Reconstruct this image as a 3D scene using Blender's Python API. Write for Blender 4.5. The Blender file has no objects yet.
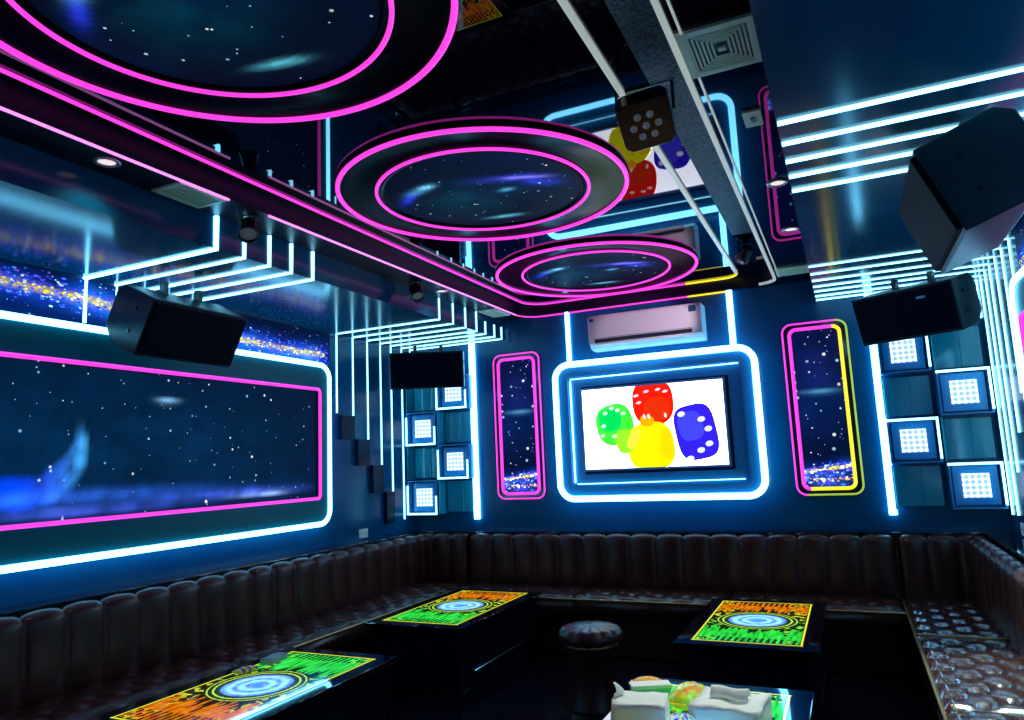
import bpy, math, random
from mathutils import Vector, Matrix, noise
PI = math.pi
rnd = random.Random(7)
scene = bpy.context.scene
COL = scene.collection

# ---------------------------------------------------------------- camera
cam_d = bpy.data.cameras.new('camera'); cam = bpy.data.objects.new('camera', cam_d); COL.objects.link(cam)
cam_d.sensor_width = 36.0; cam_d.lens = 712.054 / 1024 * 36.0; cam_d.clip_start = 0.02; cam_d.clip_end = 60
R_ = Vector((0.90443883, 0.42450632, -0.04224682)); U_ = Vector((0.09872029, -0.11192476, 0.98880087)); F_ = Vector((-0.41502375, 0.89848051, 0.14313649))
cam.matrix_world = Matrix(((R_.x, U_.x, -F_.x, 0), (R_.y, U_.y, -F_.y, 0), (R_.z, U_.z, -F_.z, 1.6), (0, 0, 0, 1)))
scene.camera = cam
# ---------------------------------------------------------------- world, lights, exposure
w = bpy.data.worlds.new('world'); scene.world = w; w.use_nodes = True
w.node_tree.nodes['Background'].inputs[0].default_value = (0.02, 0.03, 0.08, 1)
w.node_tree.nodes['Background'].inputs[1].default_value = 0.02
scene.view_settings.view_transform = 'Standard'; scene.view_settings.look = 'None'
scene.view_settings.exposure = 0.0; scene.view_settings.gamma = 1.0; scene.view_settings.use_curve_mapping = False

def spot(name, loc, power, color, size=1.9, blend=0.8, target=None):
    d = bpy.data.lights.new(name, 'SPOT'); d.energy = power; d.color = color; d.spot_size = size; d.spot_blend = blend; d.shadow_soft_size = 0.04
    o = bpy.data.objects.new(name, d); COL.objects.link(o); o.location = loc
    if target:
        o.rotation_euler = (Vector(target) - Vector(loc)).to_track_quat('-Z', 'Y').to_euler()
    return o
K_W = 2.9      # emission of the white LED tubes
K_P = 1.5      # emission of the pink LED tubes
spot('added_stage_beam', (-.53, 4.96, 2.90), 60, (1.0, 0.80, 0.95), 0.55, 0.4, (-1.45, 5.9, 2.68))  # beam added to brighten the air conditioner
ADDED_LAMP = (0.60, 3.95, 2.745)  # unseen lamp, added to brighten the right-hand seat
spot('ceiling_spot', ADDED_LAMP, 330, (0.70, 1.0, 0.84), 0.62, 0.6, (0.56, 3.75, 0.5))
DOWN = [(-2.71, 1.88), (-2.70, 4.62), (-0.19, 3.66), (-0.185, 4.5)]
for i, (x, y) in enumerate(DOWN):
    if i == 2: spot('ceiling_spot', (x, y, 2.915), 150, (0.95, 1.0, 0.85), 0.42, 0.6, (-.66, 2.92, .6)); continue
    spot('ceiling_spot', (x, y, 2.915), 8, (1.0, 0.80, 0.68), 2.2, 0.6)

# ---------------------------------------------------------------- materials
def mat(name, base=(0.5,)*3, rough=0.4, metal=0.0, spec=0.5, ior=None, emit=None, k=0.0, bump=None, coat=0.0, var=None):
    m = bpy.data.materials.new(name); m.use_nodes = True; nt = m.node_tree; b = nt.nodes['Principled BSDF']
    b.inputs['Base Color'].default_value = (*base, 1); b.inputs['Roughness'].default_value = rough; b.inputs['Metallic'].default_value = metal
    b.inputs['Specular IOR Level'].default_value = spec
    if ior: b.inputs['IOR'].default_value = ior
    if coat: b.inputs['Coat Weight'].default_value = coat; b.inputs['Coat Roughness'].default_value = 0.03
    if emit: b.inputs['Emission Color'].default_value = (*emit, 1); b.inputs['Emission Strength'].default_value = k
    tc = None
    if bump or var:
        tc = nt.nodes.new('ShaderNodeTexCoord')
    if bump:
        sc, st = bump
        n = nt.nodes.new('ShaderNodeTexNoise'); n.inputs['Scale'].default_value = sc; n.inputs['Detail'].default_value = 4
        nt.links.new(tc.outputs['Object'], n.inputs['Vector'])
        bp = nt.nodes.new('ShaderNodeBump'); bp.inputs['Strength'].default_value = st; bp.inputs['Distance'].default_value = 0.01
        nt.links.new(n.outputs['Fac'], bp.inputs['Height']); nt.links.new(bp.outputs['Normal'], b.inputs['Normal'])
    if var:
        sc, c2 = var
        n = nt.nodes.new('ShaderNodeTexNoise'); n.inputs['Scale'].default_value = sc; n.inputs['Detail'].default_value = 5
        nt.links.new(tc.outputs['Object'], n.inputs['Vector'])
        r = nt.nodes.new('ShaderNodeValToRGB'); r.color_ramp.elements[0].position = 0.35; r.color_ramp.elements[1].position = 0.65
        r.color_ramp.elements[0].color = (*base, 1); r.color_ramp.elements[1].color = (*c2, 1)
        nt.links.new(n.outputs['Fac'], r.inputs['Fac']); nt.links.new(r.outputs['Color'], b.inputs['Base Color'])
    return m

def attr_mat(name, k, rough=0.08, spec=0.5, base_mix=0.5):
    m = bpy.data.materials.new(name); m.use_nodes = True; nt = m.node_tree; b = nt.nodes['Principled BSDF']
    a = nt.nodes.new('ShaderNodeAttribute'); a.attribute_name = 'Col'
    nt.links.new(a.outputs['Color'], b.inputs['Emission Color']); b.inputs['Emission Strength'].default_value = k
    nt.links.new(a.outputs['Color'], b.inputs['Base Color'])
    b.inputs['Roughness'].default_value = rough; b.inputs['Specular IOR Level'].default_value = spec
    return m

M = {}
M['mirror'] = mat('black_mirror_film', (0.001, 0.001, 0.010), 0.02, 0.0, 0.5, ior=1.65)
M['soffit'] = mat('dark_gloss_soffit', (0.001, 0.055, 0.13), 0.16, 0.0, 0.4, ior=1.45, var=(0.8, (0.001, 0.085, 0.16)))
M['satin'] = mat('dark_satin_ledge', (0.004, 0.006, 0.02), 0.38, 0.0, 0.3)
M['wall'] = mat('dark_blue_gloss_wall', (0.001, 0.065, 0.18), 0.22, 0.0, 0.3, var=(1.2, (0.001, 0.095, 0.22)))
M['block'] = mat('dark_navy_block', (0.001, 0.012, 0.04), 0.3, spec=0.2)
M['wall_black'] = mat('black_wall', (0.006, 0.010, 0.02), 0.25)
M['floor'] = mat('black_floor_tile', (0.004, 0.004, 0.009), 0.12, var=(2, (0.008, 0.008, 0.016)))
M['glitter'] = mat('glitter_film', (0.001, 0.003, 0.010), 0.3, 0.1, spec=0.25, bump=(90, 1.0), var=(70, (0.03, 0.10, 0.14)))
M['ledge'] = mat('black_granite_ledge', (0.004, 0.006, 0.014), 0.06, ior=1.8)
M['white'] = mat('white_led_tube', (0.6, 0.8, 0.8), 0.4, emit=(0.15, 0.62, 1.0), k=K_W * 2.9)
M['white_thin'] = mat('thin_white_led', (0.6, 0.8, 0.8), 0.4, emit=(0.24, 0.74, 1.0), k=K_W * 1.5)
M['pink'] = mat('pink_led_tube', (0.5, 0.05, 0.4), 0.4, emit=(0.85, 0.045, 0.62), k=K_P * 0.85)
M['pink_pale'] = mat('pale_pink_led', (0.5, 0.2, 0.4), 0.4, emit=(0.9, 0.28, 0.85), k=K_P * 0.9)
M['yellow'] = mat('yellow_led_tube', (0.5, 0.5, 0.05), 0.4, emit=(1.0, 0.78, 0.02), k=1.2)
M['olive'] = mat('olive_led_tube', (0.3, 0.35, 0.1), 0.4, emit=(0.45, 0.65, 0.05), k=0.8)
M['medal'] = mat('black_purple_acrylic', (0.002, 0.0005, 0.006), 0.2, spec=0.04)
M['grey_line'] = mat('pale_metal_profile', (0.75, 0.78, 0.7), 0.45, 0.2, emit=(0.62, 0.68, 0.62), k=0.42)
M['leather'] = mat('brown_leather', (0.042, 0.011, 0.009), 0.30, spec=0.45, bump=(120, 0.12), var=(6, (0.062, 0.017, 0.011)))
M['leather_lit'] = mat('brown_leather_lit', (0.060, 0.018, 0.012), 0.20, spec=1.0, ior=1.8, coat=0.6, bump=(120, 0.08))  # same brown leather, lightened and glossed to carry the seat's bright light
M['leather_dark'] = mat('dark_brown_leather', (0.035, 0.010, 0.007), 0.35, bump=(120, 0.15))
M['gold'] = mat('gold_piping', (0.55, 0.36, 0.14), 0.3, 0.8)
M['blackglass'] = mat('black_glass', (0.003, 0.003, 0.007), 0.04, ior=1.6)
M['blackbox'] = mat('black_lacquer', (0.004, 0.005, 0.012), 0.12)
M['chrome'] = mat('chrome', (0.8, 0.82, 0.85), 0.12, 1.0)
M['plastic'] = mat('white_plastic', (0.82, 0.74, 0.80), 0.3)
M['acdark'] = mat('dark_air_slot', (0.02, 0.03, 0.06), 0.4)
M['sticker'] = mat('blue_sticker', (0.02, 0.07, 0.16), 0.4)
M['speaker'] = mat('black_speaker_paint', (0.003, 0.020, 0.03), 0.32, spec=0.25, var=(20, (0.004, 0.028, 0.04)))
M['grille'] = mat('speaker_grille', (0.0006, 0.002, 0.010), 0.6, spec=0.06, bump=(200, 0.3))
M['cream'] = mat('cream_metal', (0.85, 0.92, 0.70), 0.45)
M['black'] = mat('black_plastic', (0.006, 0.007, 0.012), 0.25)
M['lens'] = mat('lamp_lens', (0.25, 0.28, 0.3), 0.1, spec=0.8, emit=(0.6, 0.65, 0.7), k=0.04)
M['lampglow'] = mat('downlight_diffuser', (0.8, 0.7, 0.7), 0.4, emit=(1.0, 0.82, 0.85), k=0.9)
M['ring'] = mat('downlight_ring', (0.6, 0.5, 0.6), 0.3, 0.5)
M['frame'] = mat('blue_grey_bevel', (0.03, 0.30, 0.66), 0.25)
M['frame_dark'] = mat('dark_bevel', (0.012, 0.03, 0.06), 0.1)
M['frame_teal'] = mat('teal_gloss_frame', (0.002, 0.15, 0.19), 0.3, spec=0.2)
M['cube'] = mat('blue_cube_lacquer', (0.02, 0.28, 0.62), 0.2)
M['tealglass'] = mat('teal_acrylic', (0.02, 0.34, 0.46), 0.12)
M['paper'] = mat('white_paper', (0.9, 0.93, 0.82), 0.6)
M['star'] = attr_mat('star_print', 0.9, 0.45, 0.02)  # prints emit their own colours: glow added to printed glass
M['mat'] = attr_mat('backlit_table_print', 1.05, 0.05)
M['screen'] = attr_mat('tv_screen', 1.0, 0.2)
M['silver'] = mat('silver_bezel', (0.25, 0.50, 0.95), 0.35, 0.3)
M['bag_print'] = attr_mat('snack_bag_print', 0.12, 0.25)
def led_matrix():
    m = bpy.data.materials.new('led_matrix'); m.use_nodes = True; nt = m.node_tree; b = nt.nodes['Principled BSDF']
    tc = nt.nodes.new('ShaderNodeTexCoord'); mp = nt.nodes.new('ShaderNodeMapping')
    mp.inputs['Scale'].default_value = (38, 38, 38); mp.inputs['Rotation'].default_value = (0, PI / 4, 0)
    ck = nt.nodes.new('ShaderNodeTexChecker'); ck.inputs['Scale'].default_value = 1
    ck.inputs['Color1'].default_value = (0.95, 0.98, 1, 1); ck.inputs['Color2'].default_value = (0.22, 0.42, 0.95, 1)
    nt.links.new(tc.outputs['Object'], mp.inputs['Vector']); nt.links.new(mp.outputs['Vector'], ck.inputs['Vector'])
    nt.links.new(ck.outputs['Color'], b.inputs['Emission Color']); b.inputs['Emission Strength'].default_value = 1.35
    b.inputs['Base Color'].default_value = (0.5, 0.5, 0.6, 1)
    return m
M['led'] = led_matrix()

# ---------------------------------------------------------------- mesh helpers
class MB:
    def __init__(s): s.v = []; s.f = []; s.mi = []; s.c = []
    def add(s, vs, fs, mi=0, col=None):
        o = len(s.v); s.v += [tuple(p) for p in vs]; s.c += (col if isinstance(col, list) else [col or (0, 0, 0)] * len(vs))
        for f in fs: s.f.append(tuple(i + o for i in f)); s.mi.append(mi)
    def box(s, x0, y0, z0, x1, y1, z1, mi=0, col=None):
        v = [(x, y, z) for z in (z0, z1) for y in (y0, y1) for x in (x0, x1)]
        s.add(v, [(0, 2, 3, 1), (4, 5, 7, 6), (0, 1, 5, 4), (2, 6, 7, 3), (0, 4, 6, 2), (1, 3, 7, 5)], mi, col)
    def prism(s, a, b, mi=0):            # two matching polygons
        n = len(a); s.add(list(a) + list(b), [tuple(range(n))[::-1], tuple(range(n, 2 * n))] + [(i, (i + 1) % n, n + (i + 1) % n, n + i) for i in range(n)], mi)
    def tube(s, path, r, closed=False, mi=0, mif=None, n=8):
        P = [Vector(p) for p in path]; N = len(P); rings = []
        up0 = None
        for i, p in enumerate(P):
            a = P[(i - 1) % N] if (closed or i > 0) else p; b = P[(i + 1) % N] if (closed or i < N - 1) else p
            d1 = (p - a).normalized() if (p - a).length > 1e-9 else None; d2 = (b - p).normalized() if (b - p).length > 1e-9 else None
            t = ((d1 or d2) + (d2 or d1)).normalized()
            if up0 is None:
                up0 = Vector((0, 0, 1)) if abs(t.z) < 0.8 else Vector((0, 1, 0))
            sx = t.cross(up0)
            if sx.length < 0.05: up0 = Vector((0, 1, 0)) if abs(t.y) < 0.8 else Vector((1, 0, 0)); sx = t.cross(up0)
            sx.normalize(); sy = sx.cross(t).normalized(); up0 = sy
            c = 1.0
            if d1 and d2: c = 1 / max(0.5, math.sqrt((1 + d1.dot(d2)) / 2))
            rings.append([p + sx * (math.cos(2 * PI * (k + .5) / n) * r * (c if c < 1.05 else 1)) + sy * (math.sin(2 * PI * (k + .5) / n) * r) for k in range(n)])
        for i in range(N if closed else N - 1):
            a, b = rings[i], rings[(i + 1) % N]
            # align ring start
            best = min(range(n), key=lambda q: sum((a[k] - b[(k + q) % n]).length for k in range(0, n, 2)))
            b = b[best:] + b[:best]
            m_ = mif(i, (P[i] + P[(i + 1) % N]) / 2) if mif else mi
            s.add(a + b, [(k, (k + 1) % n, n + (k + 1) % n, n + k) for k in range(n)], m_)
        if not closed:
            s.add(rings[0], [tuple(range(n))], mi); s.add(rings[-1], [tuple(range(n))[::-1]], mif(N - 2, P[-1]) if mif else mi)
    def lathe(s, prof, n=32, mi=0, cx=0, cy=0):   # prof [(r,z)]
        vs = []
        for r, z in prof:
            vs += [(cx + r * math.cos(2 * PI * k / n), cy + r * math.sin(2 * PI * k / n), z) for k in range(n)]
        fs = [(i * n + k, i * n + (k + 1) % n, (i + 1) * n + (k + 1) % n, (i + 1) * n + k) for i in range(len(prof) - 1) for k in range(n)]
        s.add(vs, fs, mi)
    def grid(s, f, nu, nv, mi=0, cf=None):
        vs = []; cs = []
        for j in range(nv + 1):
            for i in range(nu + 1):
                vs.append(f(i / nu, j / nv)); cs.append(cf(i / nu, j / nv) if cf else (0, 0, 0))
        fs = [(j * (nu + 1) + i, j * (nu + 1) + i + 1, (j + 1) * (nu + 1) + i + 1, (j + 1) * (nu + 1) + i) for j in range(nv) for i in range(nu)]
        s.add(vs, fs, mi, cs)
    def mesh(s, name, mats, smooth=False, merge=False):
        me = bpy.data.meshes.new(name); me.from_pydata(s.v, [], s.f)
        for m in (mats if isinstance(mats, (list, tuple)) else [mats]): me.materials.append(m)
        me.polygons.foreach_set('material_index', s.mi)
        if any(c != (0, 0, 0) for c in s.c):
            a = me.color_attributes.new('Col', 'FLOAT_COLOR', 'POINT')
            a.data.foreach_set('color', [x for c in s.c for x in (c[0], c[1], c[2], 1.0)])
        if smooth: me.polygons.foreach_set('use_smooth', [True] * len(me.polygons))
        me.update(); return me
    def build(s, name, mats, parent=None, smooth=False, bevel=0.0, loc=None, rz=0.0, merge=False):
        me = s.mesh(name, mats, smooth)
        if merge:
            import bmesh
            bm = bmesh.new(); bm.from_mesh(me); bmesh.ops.remove_doubles(bm, verts=bm.verts, dist=1e-5); bmesh.ops.recalc_face_normals(bm, faces=bm.faces); bm.to_mesh(me); bm.free()
        o = bpy.data.objects.new(name, me); COL.objects.link(o)
        if parent: o.parent = parent
        if loc: o.location = loc; o.rotation_euler.z = rz
        if bevel:
            b = o.modifiers.new('bevel', 'BEVEL'); b.width = bevel; b.segments = 3; b.limit_method = 'ANGLE'; b.angle_limit = 0.6
        return o
def tag(o, label=None, cat=None, group=None, kind=None):
    if label: o['label'] = label
    if cat: o['category'] = cat
    if group: o['group'] = group
    if kind: o['kind'] = kind
    return o
def empty(name, loc, rz=0, label=None, cat=None, group=None):
    o = bpy.data.objects.new(name, None); COL.objects.link(o); o.location = loc; o.rotation_euler.z = rz; o.empty_display_size = 0.1
    return tag(o, label, cat, group)
def dup(root, loc=None, rz=None, label=None, group=None):
    def cp(o, par):
        c = o.copy(); COL.objects.link(c)
        if par: c.parent = par
        for ch in list(o.children): cp(ch, c)
        return c
    r = cp(root, None)
    if loc is not None: r.location = loc
    if rz is not None: r.rotation_euler.z = rz
    if label: r['label'] = label
    if group: r['group'] = group
    return r
def struct(mb, name, m, **k): return tag(mb.build(name, m, **k), kind='structure')
def rr(w, h, r, y=0.0, n=8, cx=0, cz=0):     # rounded rectangle in the xz plane, counter-clockwise seen from -y
    pts = []
    for (sx, sz, a0) in ((1, 1, 0), (-1, 1, PI / 2), (-1, -1, PI), (1, -1, 1.5 * PI)):
        for k in range(n + 1):
            a = a0 + k * PI / 2 / n
            pts.append((cx + sx * (w / 2 - r) + r * math.cos(a), y, cz + sz * (h / 2 - r) + r * math.sin(a)))
    return pts
def dense(pts, step=0.25):
    out = []
    N = len(pts)
    for i in range(N):
        a = Vector(pts[i]); b = Vector(pts[(i + 1) % N]); L = (b - a).length; k = max(1, int(L / step))
        for j in range(k): out.append(tuple(a.lerp(b, j / k)))
    return out
def ring_solid(mb, outer, inner, y0, y1, mi=0, mi_in=None):   # frame between two matching loops, extruded y0..y1
    n = len(outer)
    O0 = [(p[0], y0, p[2]) for p in outer]; O1 = [(p[0], y1, p[2]) for p in outer]
    I0 = [(p[0], y0, p[2]) for p in inner]; I1 = [(p[0], y1, p[2]) for p in inner]
    q = lambda a, b: [(i, (i + 1) % n, n + (i + 1) % n, n + i) for i in range(n)]
    mb.add(O1 + I1, q(0, 0), mi); mb.add(O0 + O1, q(0, 0), mi); mb.add(I1 + I0, q(0, 0), mi if mi_in is None else mi_in); mb.add(I0 + O0, q(0, 0), mi)

# ---------------------------------------------------------------- dimensions
XL, XR, YB, YF = -3.86, 0.95, 5.99, -1.2
FZ, SZ, LZ, TZ, TOP = 0.14, 2.755, 2.93, 3.03, 3.25
SL, SR = -2.84, -0.118       # inner edges of the soffits
TL, TR = -2.605, -0.385     # tray edges
TB = 5.945
# ---------------------------------------------------------------- room shell
m = MB(); m.box(XL - .1, YF - .1, FZ - .1, XR + .1, YB + .1, FZ); struct(m, 'floor', M['floor'])
m = MB(); m.box(XL - .12, YF, FZ - .1, XL, YB + .1, TOP); struct(m, 'wall_left', M['wall'])
m = MB(); m.box(XR, YF, FZ - .1, XR + .12, YB + .1, TOP); struct(m, 'wall_right', M['wall'])
m = MB(); m.box(XL, YB, FZ - .1, XR, YB + .12, TOP); struct(m, 'wall_back', M['wall'])
m = MB(); m.box(XL - .1, YF - .12, FZ - .1, XR + .1, YF, TOP); struct(m, 'wall_front', M['wall_black'])
# central mirror tray ceiling: slab with a rounded recess
tw, th = TR - TL, TB - (-0.9); tcx, tcy = (TL + TR) / 2, (TB - 0.9) / 2
def rr_xy(w, h, r, z, n=8, cx=0, cy=0): return [(p[0], p[2], z) for p in rr(w, h, r, 0, n, cx, cy)]
m = MB()
loop = rr_xy(tw, th, 0.13, TZ, 8, tcx, tcy); n = len(loop)
m.add(loop, [tuple(range(n))[::-1]], 0)
lo = [(p[0], p[1], LZ) for p in loop]; m.add(loop + lo, [(i, (i + 1) % n, n + (i + 1) % n, n + i) for i in range(n)], 1)
# ledge around the tray: bridge rounded loop to the rectangle
out = []
x0, x1, y0, y1 = SL, SR, YF, YB
for p in lo:
    x, y = p[0] - tcx, p[1] - tcy
    s = min(((x1 - tcx) if x > 0 else (tcx - x0)) / max(abs(x), 1e-6), 99); 
    out.append(p)
# rectangular pieces plus corner fans
m.add([(x0, y0, LZ), (TL, y0, LZ), (TL, y1, LZ), (x0, y1, LZ)], [(0, 3, 2, 1)], 1)
m.add([(TR, y0, LZ), (x1, y0, LZ), (x1, y1, LZ), (TR, y1, LZ)], [(0, 3, 2, 1)])
m.add([(TL, TB, LZ), (TR, TB, LZ), (TR, y1, LZ), (TL, y1, LZ)], [(0, 3, 2, 1)])
m.add([(TL, y0, LZ), (TR, y0, LZ), (TR, -0.9, LZ), (TL, -0.9, LZ)], [(0, 3, 2, 1)])
for (cx, cy, seg) in ((TR, TB, 0), (TL, TB, 1), (TL, -0.9, 2), (TR, -0.9, 3)):
    arc = lo[seg * 9:(seg + 1) * 9]
    m.add([(cx, cy, LZ)] + arc, [(0, i + 1, i + 2) for i in range(8)])
m.box(XL, YF, TZ + .05, XR, YB, TOP)
struct(m, 'ceiling', [M['mirror'], M['satin']])
m = MB(); m.box(XL, YF, SZ, SL, YB, LZ + .12); struct(m, 'trim_1', M['soffit'])
m = MB(); m.box(SR, YF, SZ, XR, YB, LZ + .12); struct(m, 'trim_2', M['soffit'])
m = MB(); m.box(-0.555, -0.6, TZ - .006, TR - .02, TB - 1.2, TZ); struct(m, 'trim_3', M['glitter'])
# black stone ledges behind the sofas
m = MB(); m.box(XL, YB - .17, .97, XR, YB, 1.0); m.box(XL, YB - .16, FZ, XR, YB - .14, .97); struct(m, 'trim_4', M['ledge'], bevel=.004)
m = MB(); m.box(XL, .3, .97, XL + .17, YB - .17, 1.0); m.box(XL + .14, .3, FZ, XL + .16, YB - .17, .97); struct(m, 'trim_5', M['ledge'], bevel=.004)
m = MB(); m.box(XR - .17, .9, .97, XR, YB - .17, 1.0); m.box(XR - .16, .9, FZ, XR - .14, YB - .17, .97); struct(m, 'trim_6', M['ledge'], bevel=.004)

# ---------------------------------------------------------------- star prints (colour attribute, printed pattern)
def fbm(x, y, s): return noise.fractal(Vector((x, y, s * 7.3)), 1.0, 2.0, 5) 
def star_print(mb, w, h, y, seed, feats, nst, base=(0.001, 0.006, 0.035), res=0.025, shape=None, axis='xz', smax=.011):
    """a sheet w x h centred on 0 in the plane y; feats: list of functions (x, z) -> rgb to add"""
    r = random.Random(seed)
    def cf(x, z):
        c = [base[0], base[1], base[2]]
        k = max(0, fbm(x * 1.3, z * 1.3, seed) - .1); c[1] += .010 * k; c[2] += .05 * k
        for f in feats:
            a = f(x, z)
            for i in range(3): c[i] += a[i]
        return tuple(max(0, q) for q in c)
    P = (lambda x, z: (x, y, z)) if axis == 'xz' else (lambda x, z: (x, z, y))
    d = 1 if axis == 'xz' else 1
    if shape == 'disc':
        R = w / 2; nr = 26; na = 96
        mb.grid(lambda u, v: P(R * max(v, .001) * math.cos(2 * PI * u), R * max(v, .001) * math.sin(2 * PI * u)), na, nr, 0,
                lambda u, v: cf(R * v * math.cos(2 * PI * u), R * v * math.sin(2 * PI * u)))
    else:
        mb.grid(lambda u, v: P((u - .5) * w, (v - .5) * h), max(2, int(w / res)), max(2, int(h / res)), 0, lambda u, v: cf((u - .5) * w, (v - .5) * h))
    def speck(x, z, s, col, asp=1.0):
        if shape == 'disc' and math.hypot(x, z) > w / 2 - .02: return
        yy = y - .0015
        Q = (lambda a, b: (a, yy, b)) if axis == 'xz' else (lambda a, b: (a, b, yy))
        n = 6
        mb.add([Q(x + s * asp * math.cos(2 * PI * k / n), z + s * math.sin(2 * PI * k / n)) for k in range(n)], [tuple(range(n))], 0, [col] * n)
    for i in range(nst):
        x, z = (r.random() - .5) * w * .97, (r.random() - .5) * h * .97
        s = smax * (.25 + .75 * r.random() ** 3)
        b = .35 + .65 * r.random()
        speck(x, z, s, r.choice([(b, b, b), (.5 * b, .7 * b, b), (.3 * b, .6 * b, b)]))
    return speck, r
def galaxy(mb, speck, r, w, zc, th, n, amp=.04, s=.008):
    for i in range(n):
        x = (r.random() - .5) * w * .985; g = r.gauss(0, .45)
        z = zc(x) + g * th
        if abs(g) > 1: continue
        q = r.random()
        col = r.choice([(1, .7, .02), (1, .8, .05), (1, .6, .02), (1, 1, .8)]) if abs(g) < .22 and q < .6 else r.choice([(.05, .15, 1), (.05, .3, 1), (.03, .05, .6), (.1, .1, .9), (.5, .8, 1), (.2, .05, .5), (.02, .04, .5), (.02, .1, .7)])
        speck(x, z, s * (.4 + r.random()), col, 1 + r.random() * 1.5)
def band(zc, th, seed, k=1.0):
    def f(x, z):
        d = (z - zc(x)) / th; e = math.exp(-d * d * 2.2); n_ = .5 + .5 * fbm(x * 3.2, z * 9, seed + 3)
        core = math.exp(-(d / .16) ** 2) * max(0, n_ - .2)
        f_ = max(0, 1 - 2.2 * core)
        return (k * (.01 * e * n_ + 1.0 * core), k * (.10 * e * n_ * n_ * 2 * f_ + .68 * core), k * .75 * e * n_ * f_)
    return f
def blob(cx, cz, rx, rz_, col, seed=1, pw=2.0, ang=0.0):
    ca, sa = math.cos(ang), math.sin(ang)
    def f(x, z):
        dx, dz = x - cx, z - cz; a = (dx * ca + dz * sa) / rx; b = (-dx * sa + dz * ca) / rz_
        e = math.exp(-(a * a + b * b) * pw) * (.45 + .8 * max(0, .5 + fbm(x * 7, z * 7, seed)))
        return (col[0] * e, col[1] * e, col[2] * e)
    return f
def crescent(cx, cz, r_, col):
    def f(x, z):
        d = math.hypot(x - cx, (z - cz) * 1.1); d2 = math.hypot(x - cx + .03, (z - cz - .16) * 1.1)
        if d < r_ and d2 > r_ * .86:
            t = min(1, (r_ - d) / .05) * min(1, (d2 - r_ * .86) / .04); 
            g = max(0, (x - cx) / r_); n_ = .5 + .6 * fbm(x * 9, z * 9, 4)
            return (col[0] * t * g * n_, col[1] * t * (.15 + g * g * 1.5) * n_, col[2] * t * n_)
        return (0, 0, 0)
    return f

# ---------------------------------------------------------------- framed neon wall panels
def frame_panel(root, w, h, r, depth, iw, ih, ir, neon_mats, neon_r, neon_mif=None, inner_mats=None, inner_r=.012, inner_mif=None, frame='frame', neon_y=None, neon_name='neon_tube', icx=0, icz=0):
    mb = MB(); o_ = rr(w, h, r); i_ = rr(iw, ih, ir, cx=icx, cz=icz)
    ring_solid(mb, o_, i_, 0, -depth); mb.build('frame', M[frame], root, bevel=.006)
    if neon_mats:
        mb = MB(); ny = -depth if neon_y is None else neon_y
        mb.tube(dense(rr(w, h, r, ny), .2), neon_r, True, mif=neon_mif); mb.build(neon_name, neon_mats, root, smooth=True)
    if inner_mats:
        mb = MB(); mb.tube(dense(rr(iw, ih, ir, -depth - .004, cx=icx, cz=icz), .2), inner_r, True, mif=inner_mif); mb.build('inner_neon_tube', inner_mats, root, smooth=True)

# big left / right panels: z 1.19..2.45
def side_panel(loc, rz, w, label, flip):
    g = empty('neon_wall_panel', loc, rz, label, 'wall panel')
    h = 1.26; iw, ih = w - .23, .86
    frame_panel(g, w, h, .11, .06, iw, ih, .03, [M['white']], .020, inner_mats=[M['pink']], inner_r=.013, frame='frame_teal')
    s = -1 if flip else 1
    mb = MB()
    feats = [crescent(s * -.17, -.05, .36, (.10, .45, 1.3)), blob(s * -.1, -.30, 1.4, .05, (.02, .10, .55), 3), blob(s * 1.2, -.34, .8, .035, (.05, .12, .8), 5), blob(s * .7, .26, .10, .02, (.25, .6, .9), 6),
             blob(s * .1, -.38, .9, .03, (.05, .1, .6), 9), blob(s * 1.5, -.36, .3, .02, (.35, .6, .9), 10), blob(0, 0, 2.4, .6, (.0, .012, .035), 12)]
    star_print(mb, iw + .02, ih + .02, -.012, 11, feats, 190, base=(.001, .010, .032))
    mb.build('star_print', M['star'], g)
    return g
side_panel((XL, 2.45, 1.82), PI / 2, 4.36, 'long neon framed starry night panel filling the left wall', False)
side_panel((XR, 2.40, 1.82), -PI / 2, 4.36, 'neon framed starry panel on the right wall at the photo edge', True)
# galaxy bands above the side panels
def galaxy_band(loc, rz, w, label, s):
    mb = MB(); zc = lambda x: .03 * math.sin(x * 1.6 * s + 2.2) + s * (-.03) * x * .6
    sp, r = star_print(mb, w, .27, -.012, 23, [band(zc, .10, 5, 1.35)], 130, smax=.007)
    galaxy(mb, sp, r, w, zc, .10, 2200, s=.005)
    mb.grid(lambda u, v: ((u - .5) * w, -.001, (v - .5) * .27), 1, 1)
    o = mb.build('galaxy_print', M['star'], loc=loc, rz=rz); tag(o, label, 'wall print')
galaxy_band((XL, 2.5, 2.605), PI / 2, 4.4, 'blue and gold galaxy print strip above the left wall panel', 1)
galaxy_band((XR, 2.4, 2.605), -PI / 2, 4.4, 'blue and gold galaxy print strip above the right wall panel', -1)

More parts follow.
